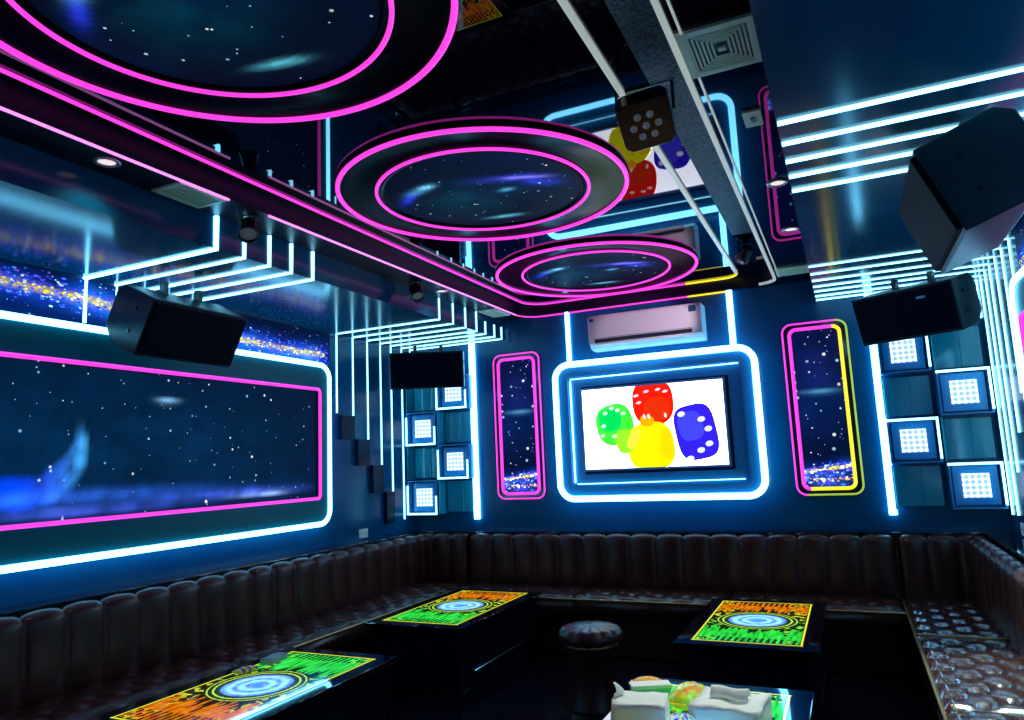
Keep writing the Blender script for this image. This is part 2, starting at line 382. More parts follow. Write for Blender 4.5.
# ---------------------------------------------------------------- TV wall
XC = -1.46
g = empty('tv_surround', (XC + .005, YB, 1.855), 0, 'rounded white neon surround framing the wall television', 'tv surround')
frame_panel(g, 1.70, 1.17, .13, .10, 1.48, .96, .03, [M['white']], .027, frame='frame')
mb = MB(); ring_solid(mb, rr(1.48, .96, .03), rr(1.26, .76, .01), -.02, -.055); mb.build('inner_frame', M['frame'], g, bevel=.008)
mb = MB(); mb.tube([(-.72, -.075, .44), (-.72, -.075, -.45)], .007); mb.tube([(-.72, -.075, .455), (.72, -.075, .465)], .005); mb.tube([(-.7, -.075, -.46), (.7, -.075, -.455)], .004)
mb.build('inner_ridge_line', M['white_thin'], g, smooth=True)  # inner ridge drawn as thin glowing lines
t = empty('television', (XC - .01, YB - .03, 1.86), 0, 'wall television showing four coloured dice on white', 'television')
mb = MB(); ring_solid(mb, rr(1.235, .72, .01), rr(1.20, .685, .004), 0, -.05); mb.box(-.61, -.03, -.35, .61, -.005, .35); mb.build('bezel', M['silver'], t, bevel=.003)
mb = MB(); sy = -.042
W = (1, 1, 1)
mb.add([(-.6, sy, -.343), (.6, sy, -.343), (.6, sy, .343), (-.6, sy, .343)], [(0, 1, 2, 3)], 0, [(3.2, 3.2, 3.5)] * 4)
def poly(pts, col, lay): mb.add([(p[0], sy - .0006 * lay, p[1]) for p in pts], [tuple(range(len(pts)))], 0, [col] * len(pts))
def superell(cx, cz, rx, rz_, ang=0, e=3.0, n=40, clip=.343):
    o = []
    for k in range(n):
        a = 2 * PI * k / n; c, s = math.cos(a), math.sin(a)
        x = rx * abs(c) ** (2 / e) * (1 if c > 0 else -1); z = rz_ * abs(s) ** (2 / e) * (1 if s > 0 else -1)
        o.append((cx + x * math.cos(ang) - z * math.sin(ang), max(-clip, min(clip, cz + x * math.sin(ang) + z * math.cos(ang)))))
    return o
def pips(lst, col, lay, r=.017, e=2, asp=1.4):
    for (x, z) in lst: poly(superell(x, z, r * asp, r, .2, e, 14), col, lay)
# green, red, yellow, blue dice
poly(superell(-.32, .03, .165, .175, .2, 2.6), (.06, 1.1, .04), 1); poly(superell(-.36, .07, .10, .10, .2, 2.4), (.0, .75, .10), 2); poly(superell(-.24, -.12, .08, .10, .3), (.35, .95, .02), 2)
pips([(-.40, .13), (-.29, .15), (-.42, .02), (-.24, .12), (-.43, -.06), (-.33, -.07), (-.34, .17)], (.9, 1.5, 1.0), 3, .014)
poly(superell(.02, .20, .175, .20, .05, 2.5), (1, .01, .0), 1); poly(superell(.05, .14, .11, .10, .1, 2.3), (.85, .03, .0), 2); poly(superell(-.04, .04, .06, .045, -.2), (1, .45, .0), 3)
pips([(-.12, .26), (-.10, .20), (-.03, .29), (.07, .3), (.13, .28)], (1, .75, .75), 3, .011, asp=2.2); pips([(-.06, .08), (-.02, .08), (.12, .08)], (1, .9, .85), 4, .022, asp=.5)
poly(superell(-.02, -.17, .20, .20, .1, 2.7), (1, .98, .0), 1.5); poly(superell(.11, -.16, .06, .13, .1), (.95, .72, .0), 2.5); poly(superell(-.16, -.10, .04, .09, -.5), (1, .8, .05), 2.5)
pips([(-.10, -.29), (.02, -.22), (.06, -.30), (.0, -.06)], (.85, .62, .0), 3, .016)
poly(superell(.36, -.07, .165, .225, .16, 3.6), (.035, .015, .78), 1); poly(superell(.32, -.02, .10, .12, .2), (.06, .06, .95), 2)
pips([(.25, .08), (.41, .03), (.46, -.05), (.46, -.17), (.39, -.22), (.30, -.285)], (.95, .97, 1), 3, .022)
pips([(-.5, -.25), (-.55, -.29)], (.4, .9, .2), 1, .010)
mb.build('screen', M['screen'], t)

# narrow neon panels either side
def narrow_panel(loc, label, out_m, out_f, in_m, in_f, w=.46, h=1.32):
    g = empty('neon_wall_panel', loc, 0, label, 'wall panel')
    frame_panel(g, w, h, .07, .045, w - .10, h - .09, .05, out_m, .0075, out_f, in_m, .014, in_f, frame='frame_dark')
    mb = MB(); zc = lambda x: -.47 + .02 * math.sin(x * 8)
    sp, r = star_print(mb, w - .08, h - .07, -.012, 31, [band(zc, .07, 2, .9), blob(.0, .12, .16, .02, (.1, .4, .6), 3), blob(0, -.56, .2, .07, (.02, .07, .45), 8), blob(0, .3, .3, .5, (.004, .004, .05), 2)], 55, smax=.014)
    galaxy(mb, sp, r, w - .09, zc, .05, 230, s=.006); galaxy(mb, sp, r, w - .09, lambda x: -.55, .06, 120, s=.007)
    mb.build('star_print', M['star'], g)
    return g
narrow_panel((-2.71, YB, 1.94), 'narrow pink neon framed starry panel left of the television', [M['pink']], None, [M['pink']], None)
narrow_panel((-.155, YB, 1.925), 'narrow starry panel right of the television, half pink half yellow neon',
             [M['pink'], M['olive']], lambda i, p: 1 if (p.x > .0 or (p.z < -.6 and p.x > -.05)) else 0, [M['pink'], M['yellow']], lambda i, p: 1 if (p.x > .10 or (p.z < -.5 and p.x > -.1)) else 0)

# ---------------------------------------------------------------- straight tubes on the back wall
def tube_thing(pts, r, m_, label, cat='led tube', group=None, name='led_tube', mif=None):
    mb = MB(); mb.tube(pts, r, mif=mif); o = mb.build(name, m_, smooth=True)
    return tag(o, label, cat, group)
ty = YB - .02
tube_thing([(-3.18, ty, 1.10), (-3.18, ty, SZ)], .030, M['white'], 'tall white light tube between left display cubes and pink panel')
tube_thing([(.25, ty, 1.11), (.25, ty, SZ)], .030, M['white'], 'tall white light tube left of the right display cubes')
tube_thing([(-2.19, ty, 2.46), (-2.19, ty, 2.93)], .021, M['white'], 'short white light tube left of the air conditioner')
tube_thing([(-.765, ty, 2.46), (-.765, ty, 2.93)], .025, M['white'], 'short white light tube right of the air conditioner')

# ---------------------------------------------------------------- stripes over wall, soffit and soffit face
ordn = ['nearest', 'second nearest', 'third nearest', 'fourth nearest', 'fifth nearest', 'sixth nearest', 'farthest']
farY = [4.80, 5.02, 5.23, 5.43, 5.60, 5.78, 5.93]; farEnd = [2.08, 1.88, 1.655, 1.41, 1.13, 1.12, 2.48]
nearY = [2.575, 2.765, 2.95, 3.125, 3.31]
lr = .0070
for i, y in enumerate(farY):
    topz = 2.968 if i > 9 else LZ - .005
    face = topz if i < 4 else SZ + .11
    tube_thing([(XL + .004, y, farEnd[i]), (XL + .004, y, SZ - .003), (SL + .004, y, SZ - .003), (SL + .004, y, face)], lr, M['white_thin'],
               f'{ordn[i]} of seven bent light strips down the left wall corner', 'led strip', 'light strips in the far left corner', 'led_strip')
    tube_thing([(XR - .004, y, farEnd[i]), (XR - .004, y, SZ - .003), (SR + .004, y, SZ - .003)], .0058, M['white_thin'],
               f'{ordn[i]} of seven bent light strips down the right wall corner', 'led strip', 'light strips in the far right corner', 'led_strip')
    # fluting bands between stripes
for i, y in enumerate(nearY):
    tube_thing([(XL + .005, y, 2.49 if i == 0 else 2.66), (XL + .005, y, SZ - .004), (SL + .005, y, SZ - .004), (SL + .005, y, LZ + (-.005))], .011 if i else .014, M['white'] if i == 0 else M['white_thin'],
               f'{ordn[i]} of five bent light strips over the near left speaker' if i < 4 else 'fifth of five bent light strips over the near left speaker', 'led strip', 'light strips over the near left speaker', 'led_strip')
    tube_thing([(XR - .005, y, 2.66), (XR - .005, y, SZ - .004), (SR + .004, y, SZ - .004)], .010, M['white_thin'],
               f'{ordn[i]} of five light strips over the near right speaker' if i < 4 else 'fifth of five light strips over the near right speaker', 'led strip', 'light strips over the near right speaker', 'led_strip')
# stepped wall blocks beside strip ends
def block(x0, x1, y0, y1, z0, z1, label):
    mb = MB(); mb.box(x0, y0, z0, x1, y1, z1); tag(mb.build('wall_block', M['block'], bevel=.004), label, 'wall block', 'dark blocks stepping along the strip ends')
for i in range(4):
    block(XL, XL + .04, farY[i] + .02, farY[i + 1] - .02, farEnd[i + 1] - .02, farEnd[i] - .02, f'dark square wall block below the end of the {ordn[i]} corner strip, left wall')
# ---------------------------------------------------------------- tray light lines
def arc(cx, cy, r, a0, a1, z, n=8): return [(cx + r * math.cos(a0 + (a1 - a0) * k / n), cy + r * math.sin(a0 + (a1 - a0) * k / n), z) for k in range(n + 1)]
zA = TZ - .006; zB = LZ - .006; xa, xb = -2.53, -.67; yb = TB - .03
pathA = [(xa, y, zA) for y in (-.8, 1, 3, 5)] + arc(xa + .2, yb - .2, .2, PI, PI / 2, zA) + [(-1.5, yb, zA), (-1.1, yb, zA)] + arc(xb - .12, yb - .12, .12, PI / 2, 0, zA)
mb = MB(); mb.tube(pathA, .008, mif=lambda i, p: 1 if p.x > -1.12 else 0); tag(mb.build('led_strip', [M['pink'], M['yellow']], smooth=True), 'pink and yellow light line along the left and back of the upper ceiling tray', 'led strip')
mb = MB()
mb.box(xb - .012, -.7, TZ - .014, xb + .012, yb - .14, TZ - .001); tag(mb.build('metal_profile', M['grey_line']), 'pale straight profile line on the mirror ceiling passing the disco light', 'ceiling profile')
pathB = [(TL, 1e-3 + 2.70, zB), (TL, 4, zB)] + arc(TL + .2, TB - .2 + .02, .2, PI, PI / 2, zB) + [(-1.6, TB + .02, zB), (-1.1, TB + .02, zB), (-.75, TB + .02, zB)]
mb = MB(); mb.tube(pathB, .0065, mif=lambda i, p: 1 if p.x > -1.12 and p.y > 5 else (2 if p.y < 5.6 and p.x < -2.5 else 0)); tag(mb.build('led_strip', [M['pink'], M['yellow'], M['pink_pale']], smooth=True), 'pink and yellow light line along the far left and back ceiling step', 'led strip')
mb = MB(); mb.tube([(TL, -.8, zB), (TL, 2.44, zB)], .0065); tag(mb.build('led_strip', M['pink_pale'], smooth=True), 'thin pale pink light line beside the near left ceiling vent', 'led strip')
mb = MB(); P = [(TR, -.8, zB), (TR, TB - .25, zB)] + arc(TR - .13, TB - .22, .13, 0, PI / 2, zB)
mb.tube(P, .013, n=4); mb.tube([(p[0] + .035, p[1], p[2]) for p in P[:2]], .005, n=4)
tag(mb.build('metal_profile', M['grey_line']), 'pale double profile line along the right ceiling step', 'ceiling profile')

# ---------------------------------------------------------------- ceiling medallions
def medallion(y, label):
    g = empty('ceiling_medallion', (-1.612, y, TZ), 0, label, 'ceiling light', 'round pink neon ceiling lights')
    if 'ring' not in MEDS:
        mb = MB(); mb.lathe([(.766, 0), (.764, -.016), (.735, -.018), (.70, -.012), (.60, -.012), (.56, -.018), (.52, -.018), (.515, -.010)], 96); MEDS['ring'] = mb.mesh('ring', M['medal'], True)
        mb = MB(); mb.tube(arc(0, 0, .750, 0, 2 * PI * 127 / 128, -.022, 127), .0120, True); MEDS['o'] = mb.mesh('tube', M['pink'], True)
        mb = MB(); mb.tube(arc(0, 0, .556, 0, 2 * PI * 127 / 128, -.022, 127), .0090, True); MEDS['i'] = mb.mesh('tube', M['pink'], True)
        mb = MB()
        star_print(mb, 1.04, 1.04, -.012, 47, [blob(-.27, -.20, .11, .04, (.15, .55, 1.0), 3, ang=-.3), blob(-.38, -.13, .12, .03, (.02, .04, .8), 3, ang=-.7), blob(.22, -.10, .22, .05, (.05, .08, .9), 5, ang=.35), blob(-.05, .38, .12, .025, (.1, .5, .6), 7, ang=.2),
                   blob(.28, -.08, .12, .018, (.5, .3, .5), 9, ang=.4), blob(-.1, .05, .35, .25, (0, .02, .03), 2), blob(.12, .02, .05, .03, (.1, .5, .8), 11), blob(.33, .02, .10, .05, (.03, .05, .8), 12, ang=.5), blob(-.22, -.22, .05, .02, (.3, .8, 1.0), 13)], 60, base=(.001, .003, .014), shape='disc', axis='xy', smax=.009)
        MEDS['d'] = mb.mesh('star_print', M['star'])
    for nm, k in (('bezel', 'ring'), ('outer_neon_ring', 'o'), ('inner_neon_ring', 'i'), ('star_print', 'd')):
        o = bpy.data.objects.new(nm, MEDS[k]); COL.objects.link(o); o.parent = g
    return g
MEDS = {}
medallion(1.40, 'pink double neon ring with starry disc, nearest of three on the ceiling')
medallion(3.22, 'pink double neon ring with starry disc, middle of three on the ceiling')
medallion(5.07, 'pink double neon ring with starry disc, farthest of three above the air conditioner')

# ---------------------------------------------------------------- air conditioner
g = empty('air_conditioner', (-1.455, YB, 2.685), 0, 'white split air conditioner on the wall above the television', 'air conditioner')
prof = [(0, .15), (-.17, .15), (-.195, .135), (-.205, .10), (-.205, -.06), (-.19, -.10), (-.14, -.14), (-.10, -.15), (0, -.15)]
mb = MB(); mb.prism([(-.485, p[0], p[1]) for p in prof], [(.485, p[0], p[1]) for p in prof]); ac_body = mb.build('body', M['plastic'], g, bevel=.012)
mb = MB(); mb.prism([(-.43, -.206, -.055), (-.43, -.195, -.095), (-.43, -.18, -.09), (-.43, -.19, -.055)], [(.40, -.206, -.055), (.40, -.195, -.095), (.40, -.18, -.09), (.40, -.19, -.055)]); mb.build('air_outlet', M['acdark'], g)
mb = MB(); mb.box(-.42, -.205, -.116, .40, -.175, -.100); mb.build('louver', M['plastic'], g, bevel=.003)
mb = MB(); mb.box(.385, -.2075, .075, .445, -.203, .125); mb.build('label_sticker', M['sticker'], ac_body)
mb = MB(); mb.box(-.465, -.2075, .09, -.43, -.203, .115); mb.build('label_sticker', M['sticker'], ac_body)

# ---------------------------------------------------------------- loudspeakers
def make_speaker(loc, rz, label, wd=.66, tilt=.46, emblem=False):
    # local: x along the cabinet, -y forward, tilted down around x
    g = empty('loudspeaker', loc, rz, label, 'loudspeaker', 'black loudspeakers hanging from the soffits')
    ct, st = math.cos(tilt), math.sin(tilt)
    def T(x, f, u):    # f forward, u up in cabinet frame
        return (x, -(f * ct - u * -st) if False else -(f * ct) - (u * st), u * ct - f * st)
    sec = [(.16, .165), (.16, -.165), (-.06, -.165), (-.15, -.09), (-.15, .12), (-.10, .165)]
    mb = MB(); mb.prism([T(-wd / 2, *p) for p in sec], [T(wd / 2, *p) for p in sec]); cab = mb.build('cabinet', M['speaker'], g, bevel=.008)
    a = wd / 2 - .012; mb = MB()
    fr = [(a, .150), (a, -.150), (-a, -.150), (-a, .150)]
    mb.prism([T(x, .160, z) for x, z in fr], [T(x * .985, .178, z * .96) for x, z in fr]); gr = mb.build('grille', M['grille'], g, bevel=.004)
    for sx in (-1, 1):
        for (f, u) in ((.05, .07), (.05, -.06)):
            c = Vector(T(sx * (wd / 2 + .003), f, u)); mb = MB()
            mb.tube([c - Vector((sx * .008, 0, 0)), c + Vector((sx * .004, 0, 0))], .010, n=10); mb.build('bolt', M['black'], cab)
    mb = MB()
    for s in (-.12, .12):
        p = Vector(T(s, -.05, .16)); mb = MB(); mb.box(s - .015, p.y - .02, p.z - .02, s + .015, p.y + .02, .235); mb.build('bracket', M['black'], g)
    if not emblem: return g
    mb = MB(); c = [T(x, .1795, z) for x, z in ((.11, .085), (.165, .085), (.165, .10), (.11, .10))]; mb.add(c, [(0, 1, 2, 3)])
    mb.build('emblem', M['silver'], gr)
    return g
make_speaker((-3.49, 2.90, 2.475), PI / 2, 'black loudspeaker on the left wall under the near light strips')
make_speaker((.505, 3.0, 2.50), -PI / 2, 'large black loudspeaker at the top right edge of the photo', tilt=.38)
make_speaker((-3.42, 5.56, 2.475), math.radians(27), 'black loudspeaker in the far left corner above the display cubes', tilt=.12)
make_speaker((.50, 5.40, 2.50), math.radians(-32), 'black loudspeaker in the far right corner above the display cubes', tilt=.28, emblem=True)

# ---------------------------------------------------------------- display cubes with LED panels
rows = [1.15, 1.475, 1.80, 2.125]; CH = .325; CW = .34
def display_cube(x, z, label, barbottom, mirror):
    g = empty('display_cube', (x, YB, z), 0, label, 'display cube', 'glowing cubes in the back wall corners')
    a = CW / 2 - .008; d = .16; t_ = .014; mb = MB()
    mb.box(-a, -d, 0.004, a, 0, t_); mb.box(-a, -d, CH - t_, a, 0, CH - .004); mb.box(-a, -d, t_, -a + t_, 0, CH - t_); mb.box(a - t_, -d, t_, a, 0, CH - t_); mb.box(-a + t_, -.02, t_, a - t_, -.002, CH - t_)
    mb.build('frame', M['cube'], g, bevel=.002)
    mb = MB(); mb.box(-.082, -.125, CH / 2 - .082, .082, -.105, CH / 2 + .082); mb.build('led_panel', M['led'], g, bevel=.002)
    mb = MB(); mb.box(-.135, -.105, CH / 2 - .135, .135, -.02, CH / 2 + .135); mb.build('panel_back', M['cube'], g, bevel=.004)
    zb = .012 if barbottom else CH - .012; mb = MB()
    mb.box(-a, -d - .012, zb - .008, a, -d, zb + .008)
    mb.build('edge_light', M['white_thin'], g)
    if barbottom:
        mb = MB(); mb.box(-a, -d - .010, .02, -a + .012, -d, CH - .05); mb.build('side_light', M['white_thin'], g)
        mb = MB(); mb.box(a - .012, -d - .010, .02, a, -d, CH - .15); mb.build('side_light', M['white_thin'], g)
    else:
        mb = MB(); mb.box(a - .014, -d - .010, .03, a, -d, CH - .02); mb.build('side_light', M['white_thin'], g)
    return g
cR = [.43, .775]; cL = [-3.345, -3.69]; rn = ['bottom', 'second', 'third', 'top']
for i, z in enumerate(rows):
    ci = 1 if i % 2 == 0 else 0; side = 'outer' if ci else 'inner'
    display_cube(cR[ci], z, f'glowing lattice cube in the right corner, {rn[i]} row from below', False, False)
    display_cube(cL[ci], z, f'glowing lattice cube in the left corner, {rn[i]} row from below', True, True)
# side sheets in the open bays
for cs, s, side in ((cR, 1, 'right'), (cL, -1, 'left')):
    for i, z in enumerate(rows):
        ci = 0 if i % 2 == 0 else 1; x = cs[ci]
        mb = MB(); mb.box(x - .15, YB - .03, z + .02, x + .15, YB - .012, z + CH - .02); mb.box(x - .165, YB - .15, z + .006, x - .157, YB - .012, z + CH - .006)
        mb.box(x + .02, YB - .02 - .02, z + .02, x + .032, YB - .03, z + CH - .02)
        tag(mb.build('shelf_bay', M['tealglass'], bevel=.002), f'teal acrylic bay between the {side} corner cubes, {rn[i]} row from below', 'shelf bay', 'open bays between the cubes')

# ---------------------------------------------------------------- sofas
def channel_back(mb, L, nch, th=.13, z0=.40, z1=.865, depth=.028):
    # along x from 0 to L ; back at y=0, front at -th
    prof = [(-th + .02, z0), (-th, z0 + .04), (-th - .005, z0 + .15), (-th, z0 + .28), (-th + .004, z1 - .075)]
    for k in range(1, 9):
        a = k / 8 * PI * .95; prof.append((-th / 2 + .0 - (th / 2 - .004) * math.cos(a), z1 - .075 + .065 * math.sin(a)))
    n = len(prof)
    def f(u, v):
        s = u * nch; fr = s - math.floor(s); b = (abs(math.sin(PI * fr))) ** .45
        q = v * (n - 1); i = min(n - 2, int(q)); t = q - i
        y = prof[i][0] * (1 - t) + prof[i + 1][0] * t; z = prof[i][1] * (1 - t) + prof[i + 1][1] * t
        j0, j1 = max(0, i - 0), min(n - 1, i + 1)
        dy, dz = prof[j1][0] - prof[j0][0], prof[j1][1] - prof[j0][1]; l = math.hypot(dy, dz) or 1
        ny, nz = -dz / l, dy / l
        k = depth * (b - 1) * (1 - .5 * (v < .1))
        return (u * L, y + ny * k, z + nz * k)
    mb.grid(lambda u, v: f(u, v), nch * 12, (n - 1) * 2)
    for x in (0, L):
        mb.add([(x, p[0] + .012, p[1] - .0) for p in prof] + [(x, 0, z0)], [tuple(range(n + 1)) if x else tuple(range(n + 1))[::-1]])
def tuft_seat(mb, x0, x1, y0, y1, zt=.44, th=.14):
    # y0 = back, y1 = front (negative). buttons in a diamond lattice
    L, Dp = x1 - x0, y0 - y1; sp = .205
    nx = max(4, int(L / .0225)); ny = int(Dp / .0225)
    def f(u, v):
        x = x0 + u * L; y = y0 - v * Dp
        a = (x / sp); b = ((y0 - y) / sp)
        # diamond lattice
        p, q = (a + b) / 1.0, (a - b) / 1.0
        dp, dq = abs(p - round(p)), abs(q - round(q))
        crease = .008 * math.exp(-(min(dp, dq) / .07) ** 2)
        ii, jj = round(p), round(q); px, py = (ii + jj) / 2, (ii - jj) / 2
        d2 = ((a - px) ** 2 + (b - py) ** 2) * sp * sp
        but = .034 * math.exp(-d2 / (.030 ** 2))
        e = min(x - x0, x1 - x, y - y1); rl = .03
        k = 1 if e > rl else math.sqrt(max(0, 1 - (1 - e / rl) ** 2))
        fade = min(1, max(0, e / .06))
        return (x, y, zt - .03 + .03 * k - (crease + but) * fade)
    mb.grid(f, nx, ny)
    mb.box(x0, y1, zt - th, x1, y0, zt - .031)
def seat_thing(root, x0, x1, y0, y1, lm='leather'):
    mb = MB(); tuft_seat(mb, x0 + .004, x1 - .004, y0, y1); mb.build('seat_cushion', M[lm], root, smooth=False)
    return
def smooth_child(o):
    for p in o.data.polygons: p.use_smooth = True
def sofa(loc, rz, L, label, nch, ncush, corner=None, inset=0.0):
    """local x along the sofa 0..L, wall ledge behind at y=0, seat toward -y"""
    g = empty('sofa', loc, rz, label, 'sofa', 'brown leather sofas around the room')
    mb = MB(); channel_back(mb, L, nch); o = mb.build('backrest', M['leather'], g, smooth=True, merge=True)
    mb = MB(); mb.box(0, -.10, .01, L, 0, .42); mb.box(0, -.50, .01, L, -.10, .30); mb.build('base', M['leather_dark'], g, bevel=.006)
    cl = (L - inset) / ncush
    for i in range(ncush):
        seat_thing(g, i * cl + (inset if inset and corner == 'start' else 0), (i + 1) * cl + (inset if inset and corner == 'start' else 0), -.09, -.54, 'leather_lit' if 'right wall' in label else 'leather')
    mb = MB(); mb.tube([(0, -.545, .415), (L, -.545, .415)], .007); mb.build('piping', M['gold'], g, smooth=True)
    return g
LB = XL + .17       # front of the left ledge
RB = XR - .17; BB = YB - .17
s1 = sofa((LB, .35, FZ), PI / 2, BB - .35, 'brown leather sofa along the left wall under the long starry panel', 27, 4)
# corner backrest pieces that turn onto the back wall
def corner_back(root, x0, L, nch, y):
    pass
s2 = sofa((LB + .555, BB, FZ), 0, (RB - .555) - (LB + .555), 'brown leather sofa along the back wall below the television', 16, 3)
s3 = sofa((RB, BB, FZ), -PI / 2, BB - 1.0, 'brown leather sofa along the right wall with brightly lit tufted seat', 23, 4)
mb = MB(); mb.tube([(1.205, -.54, .437), (1.205, -.10, .437)], .006); mb.build('seam_piping', M['gold'], s3, smooth=True)
# corner returns of the side sofas, flush on the back ledge
mb = MB(); channel_back(mb, .53, 3); o = mb.build('corner_backrest', M['leather'], s1, smooth=True, merge=True); o.location = (BB - .35, -.0, 0); o.rotation_euler.z = -PI / 2
mb = MB(); channel_back(mb, .53, 3); o = mb.build('corner_backrest', M['leather'], s3, smooth=True, merge=True); o.location = (0, -.53, 0); o.rotation_euler.z = PI / 2
for o in bpy.data.objects:
    if o.type == 'MESH' and o.name.startswith('seat_cushion'): smooth_child(o)

# ---------------------------------------------------------------- tables
def mat_color(p, q, flip):
    # p along (-1..1) metres scaled, q across; returns rgb
    x, y = p * .56, q * .29
    if abs(abs(x) - .548) < .0045 and abs(y) < .29 or abs(abs(y) - .280) < .0045 and abs(x) < .555: return (.85, .85, .03)
    if abs(x) > .54 or abs(y) > .27: return (.002, .002, .004)
    r = math.hypot(x, y * 1.0); s = noise.noise(Vector((x * 9, y * 60, 3))); t = noise.noise(Vector((x * 30, y * 30, 9)))
    if r < .165:
        k = .55 + .45 * math.sin(r * 110) + .35 * t
        return (.22 * k + .12, .72 * k + .2, .95) if r > .03 else (.05, .3, .8)
    if r < .178: return (.01, .06, .08)
    if .192 < r < .202 or .222 < r < .229: return (.55, .75, .05)
    if r < .24: return (.004, .03, .01)
    e = abs(x)
    edge = .24 + .16 * (noise.noise(Vector((y * 26, 1.7, 0)))) 
    side = x * flip
    if side > 0:
        if e > edge + .02 and e < .53 and (math.sin(y * 190 + x * 12) > .0 or edge + .08 < e < .42):
            k = .6 + .5 * s; return (1.0 * k, (.24 + .25 * t) * k, .0)
        if abs(y) > .16 and t > .12: return (.5, .55, .02)
        return (.015, .010, .003)
    if e > edge - .0 and e < .53 and (math.sin(y * 190 + x * 12) > .0 or edge + .05 < e < .44):
        k = .65 + .6 * s; return (.03 * k, .85 * k, .06 * k)
    if abs(y) > .17 and t > .12: return (.25, .6, .03)
    return (.002, .02, .005)
TAB = {}
def table(loc, rz, label):
    g = empty('karaoke_table', loc, rz, label, 'table', 'black tables with backlit pictures')
    if not TAB:
        mb = MB(); mb.box(-.64, -.37, .435, .64, .37, .459); TAB['top'] = (mb, 'table_top', M['blackglass'], .004)
        mb = MB(); mb.box(-.60, -.33, .06, .60, .33, .435); TAB['b'] = (mb, 'cabinet', M['blackbox'], .006)
        mb = MB(); mb.box(-.56, -.29, 0, .56, .29, .06); TAB['p'] = (mb, 'plinth', M['black'], .004)
        mb = MB(); mb.grid(lambda u, v: ((u - .5) * 1.12, (v - .5) * .58, .4605), 240, 130, 0, lambda u, v: mat_color(u * 2 - 1, v * 2 - 1, 1)); TAB['m'] = (mb, 'backlit_picture', M['mat'], 0)
        mb = MB()
        mb.tube([(-.45, -.345, .16), (.45, -.345, .16)], .006); TAB['h'] = (mb, 'rail', M['chrome'], 0)
        for k in list(TAB):
            a, nm, mm, bv = TAB[k]; TAB[k] = (a.mesh(nm, mm, False), nm, bv)
    for k, (me, nm, bv) in TAB.items():
        o = bpy.data.objects.new(nm, me); COL.objects.link(o); o.parent = g
        if bv: b = o.modifiers.new('bevel', 'BEVEL'); b.width = bv; b.segments = 2
    for sx in (-1, 1):
        for sy_ in (-1, 1):
            if 'c' not in CORN:
                mb = MB(); mb.box(-.008, -.008, 0, .008, .008, .37); CORN['c'] = mb.mesh('corner_trim', M['black'])
            o = bpy.data.objects.new('corner_trim', CORN['c']); COL.objects.link(o); o.parent = g; o.location = (sx * .600, sy_ * .330, .06)
    return g
CORN = {}
table((-2.67, 2.72, FZ), -PI / 2 - .0, 'black table with backlit orange and green picture, nearest of two on the left')
table((-2.64, 4.65, FZ), PI / 2 + .0, 'black table with backlit green and orange picture, at the far left')
table((-.60, 4.66, FZ), PI / 2, 'black table with backlit green and orange picture, at the far right')
table((-.60, 2.74, FZ), -PI / 2, 'black table littered with white tissue packs and snack bags')

# ---------------------------------------------------------------- stool
g = empty('stool', (-1.53, 4.28, FZ), 0, 'small round stool with pleated brown leather top between the tables', 'stool')
mb = MB()
def st(u, v):
    a = 2 * PI * u; fl = .5 + .5 * abs(math.sin(a * 7)); 
    pr = [(0.001, .470), (.10, .468), (.17, .455), (.195, .43), (.20, .40), (.18, .375), (.15, .37)]
    q = v * 6; i = min(5, int(q)); t = q - i; r = pr[i][0] * (1 - t) + pr[i + 1][0] * t; z = pr[i][1] * (1 - t) + pr[i + 1][1] * t
    k = min(1, r / .15); return (r * (1 - .04 * (1 - fl) * k) * math.cos(a), r * (1 - .04 * (1 - fl) * k) * math.sin(a), z - .012 * (1 - fl) * k)
mb.grid(st, 84, 18); mb.build('seat', M['leather'], g, smooth=True, merge=True)
mb = MB(); mb.lathe([(.16, .375), (.165, .36), (.14, .30), (.14, .04), (.17, .01), (.17, 0), (0.001, 0)], 32); mb.build('base', M['leather_dark'], g, smooth=True)
mb = MB(); mb.lathe([(.168, .372), (.172, .366), (.168, .358)], 40); mb.build('ring', M['gold'], g, smooth=True)

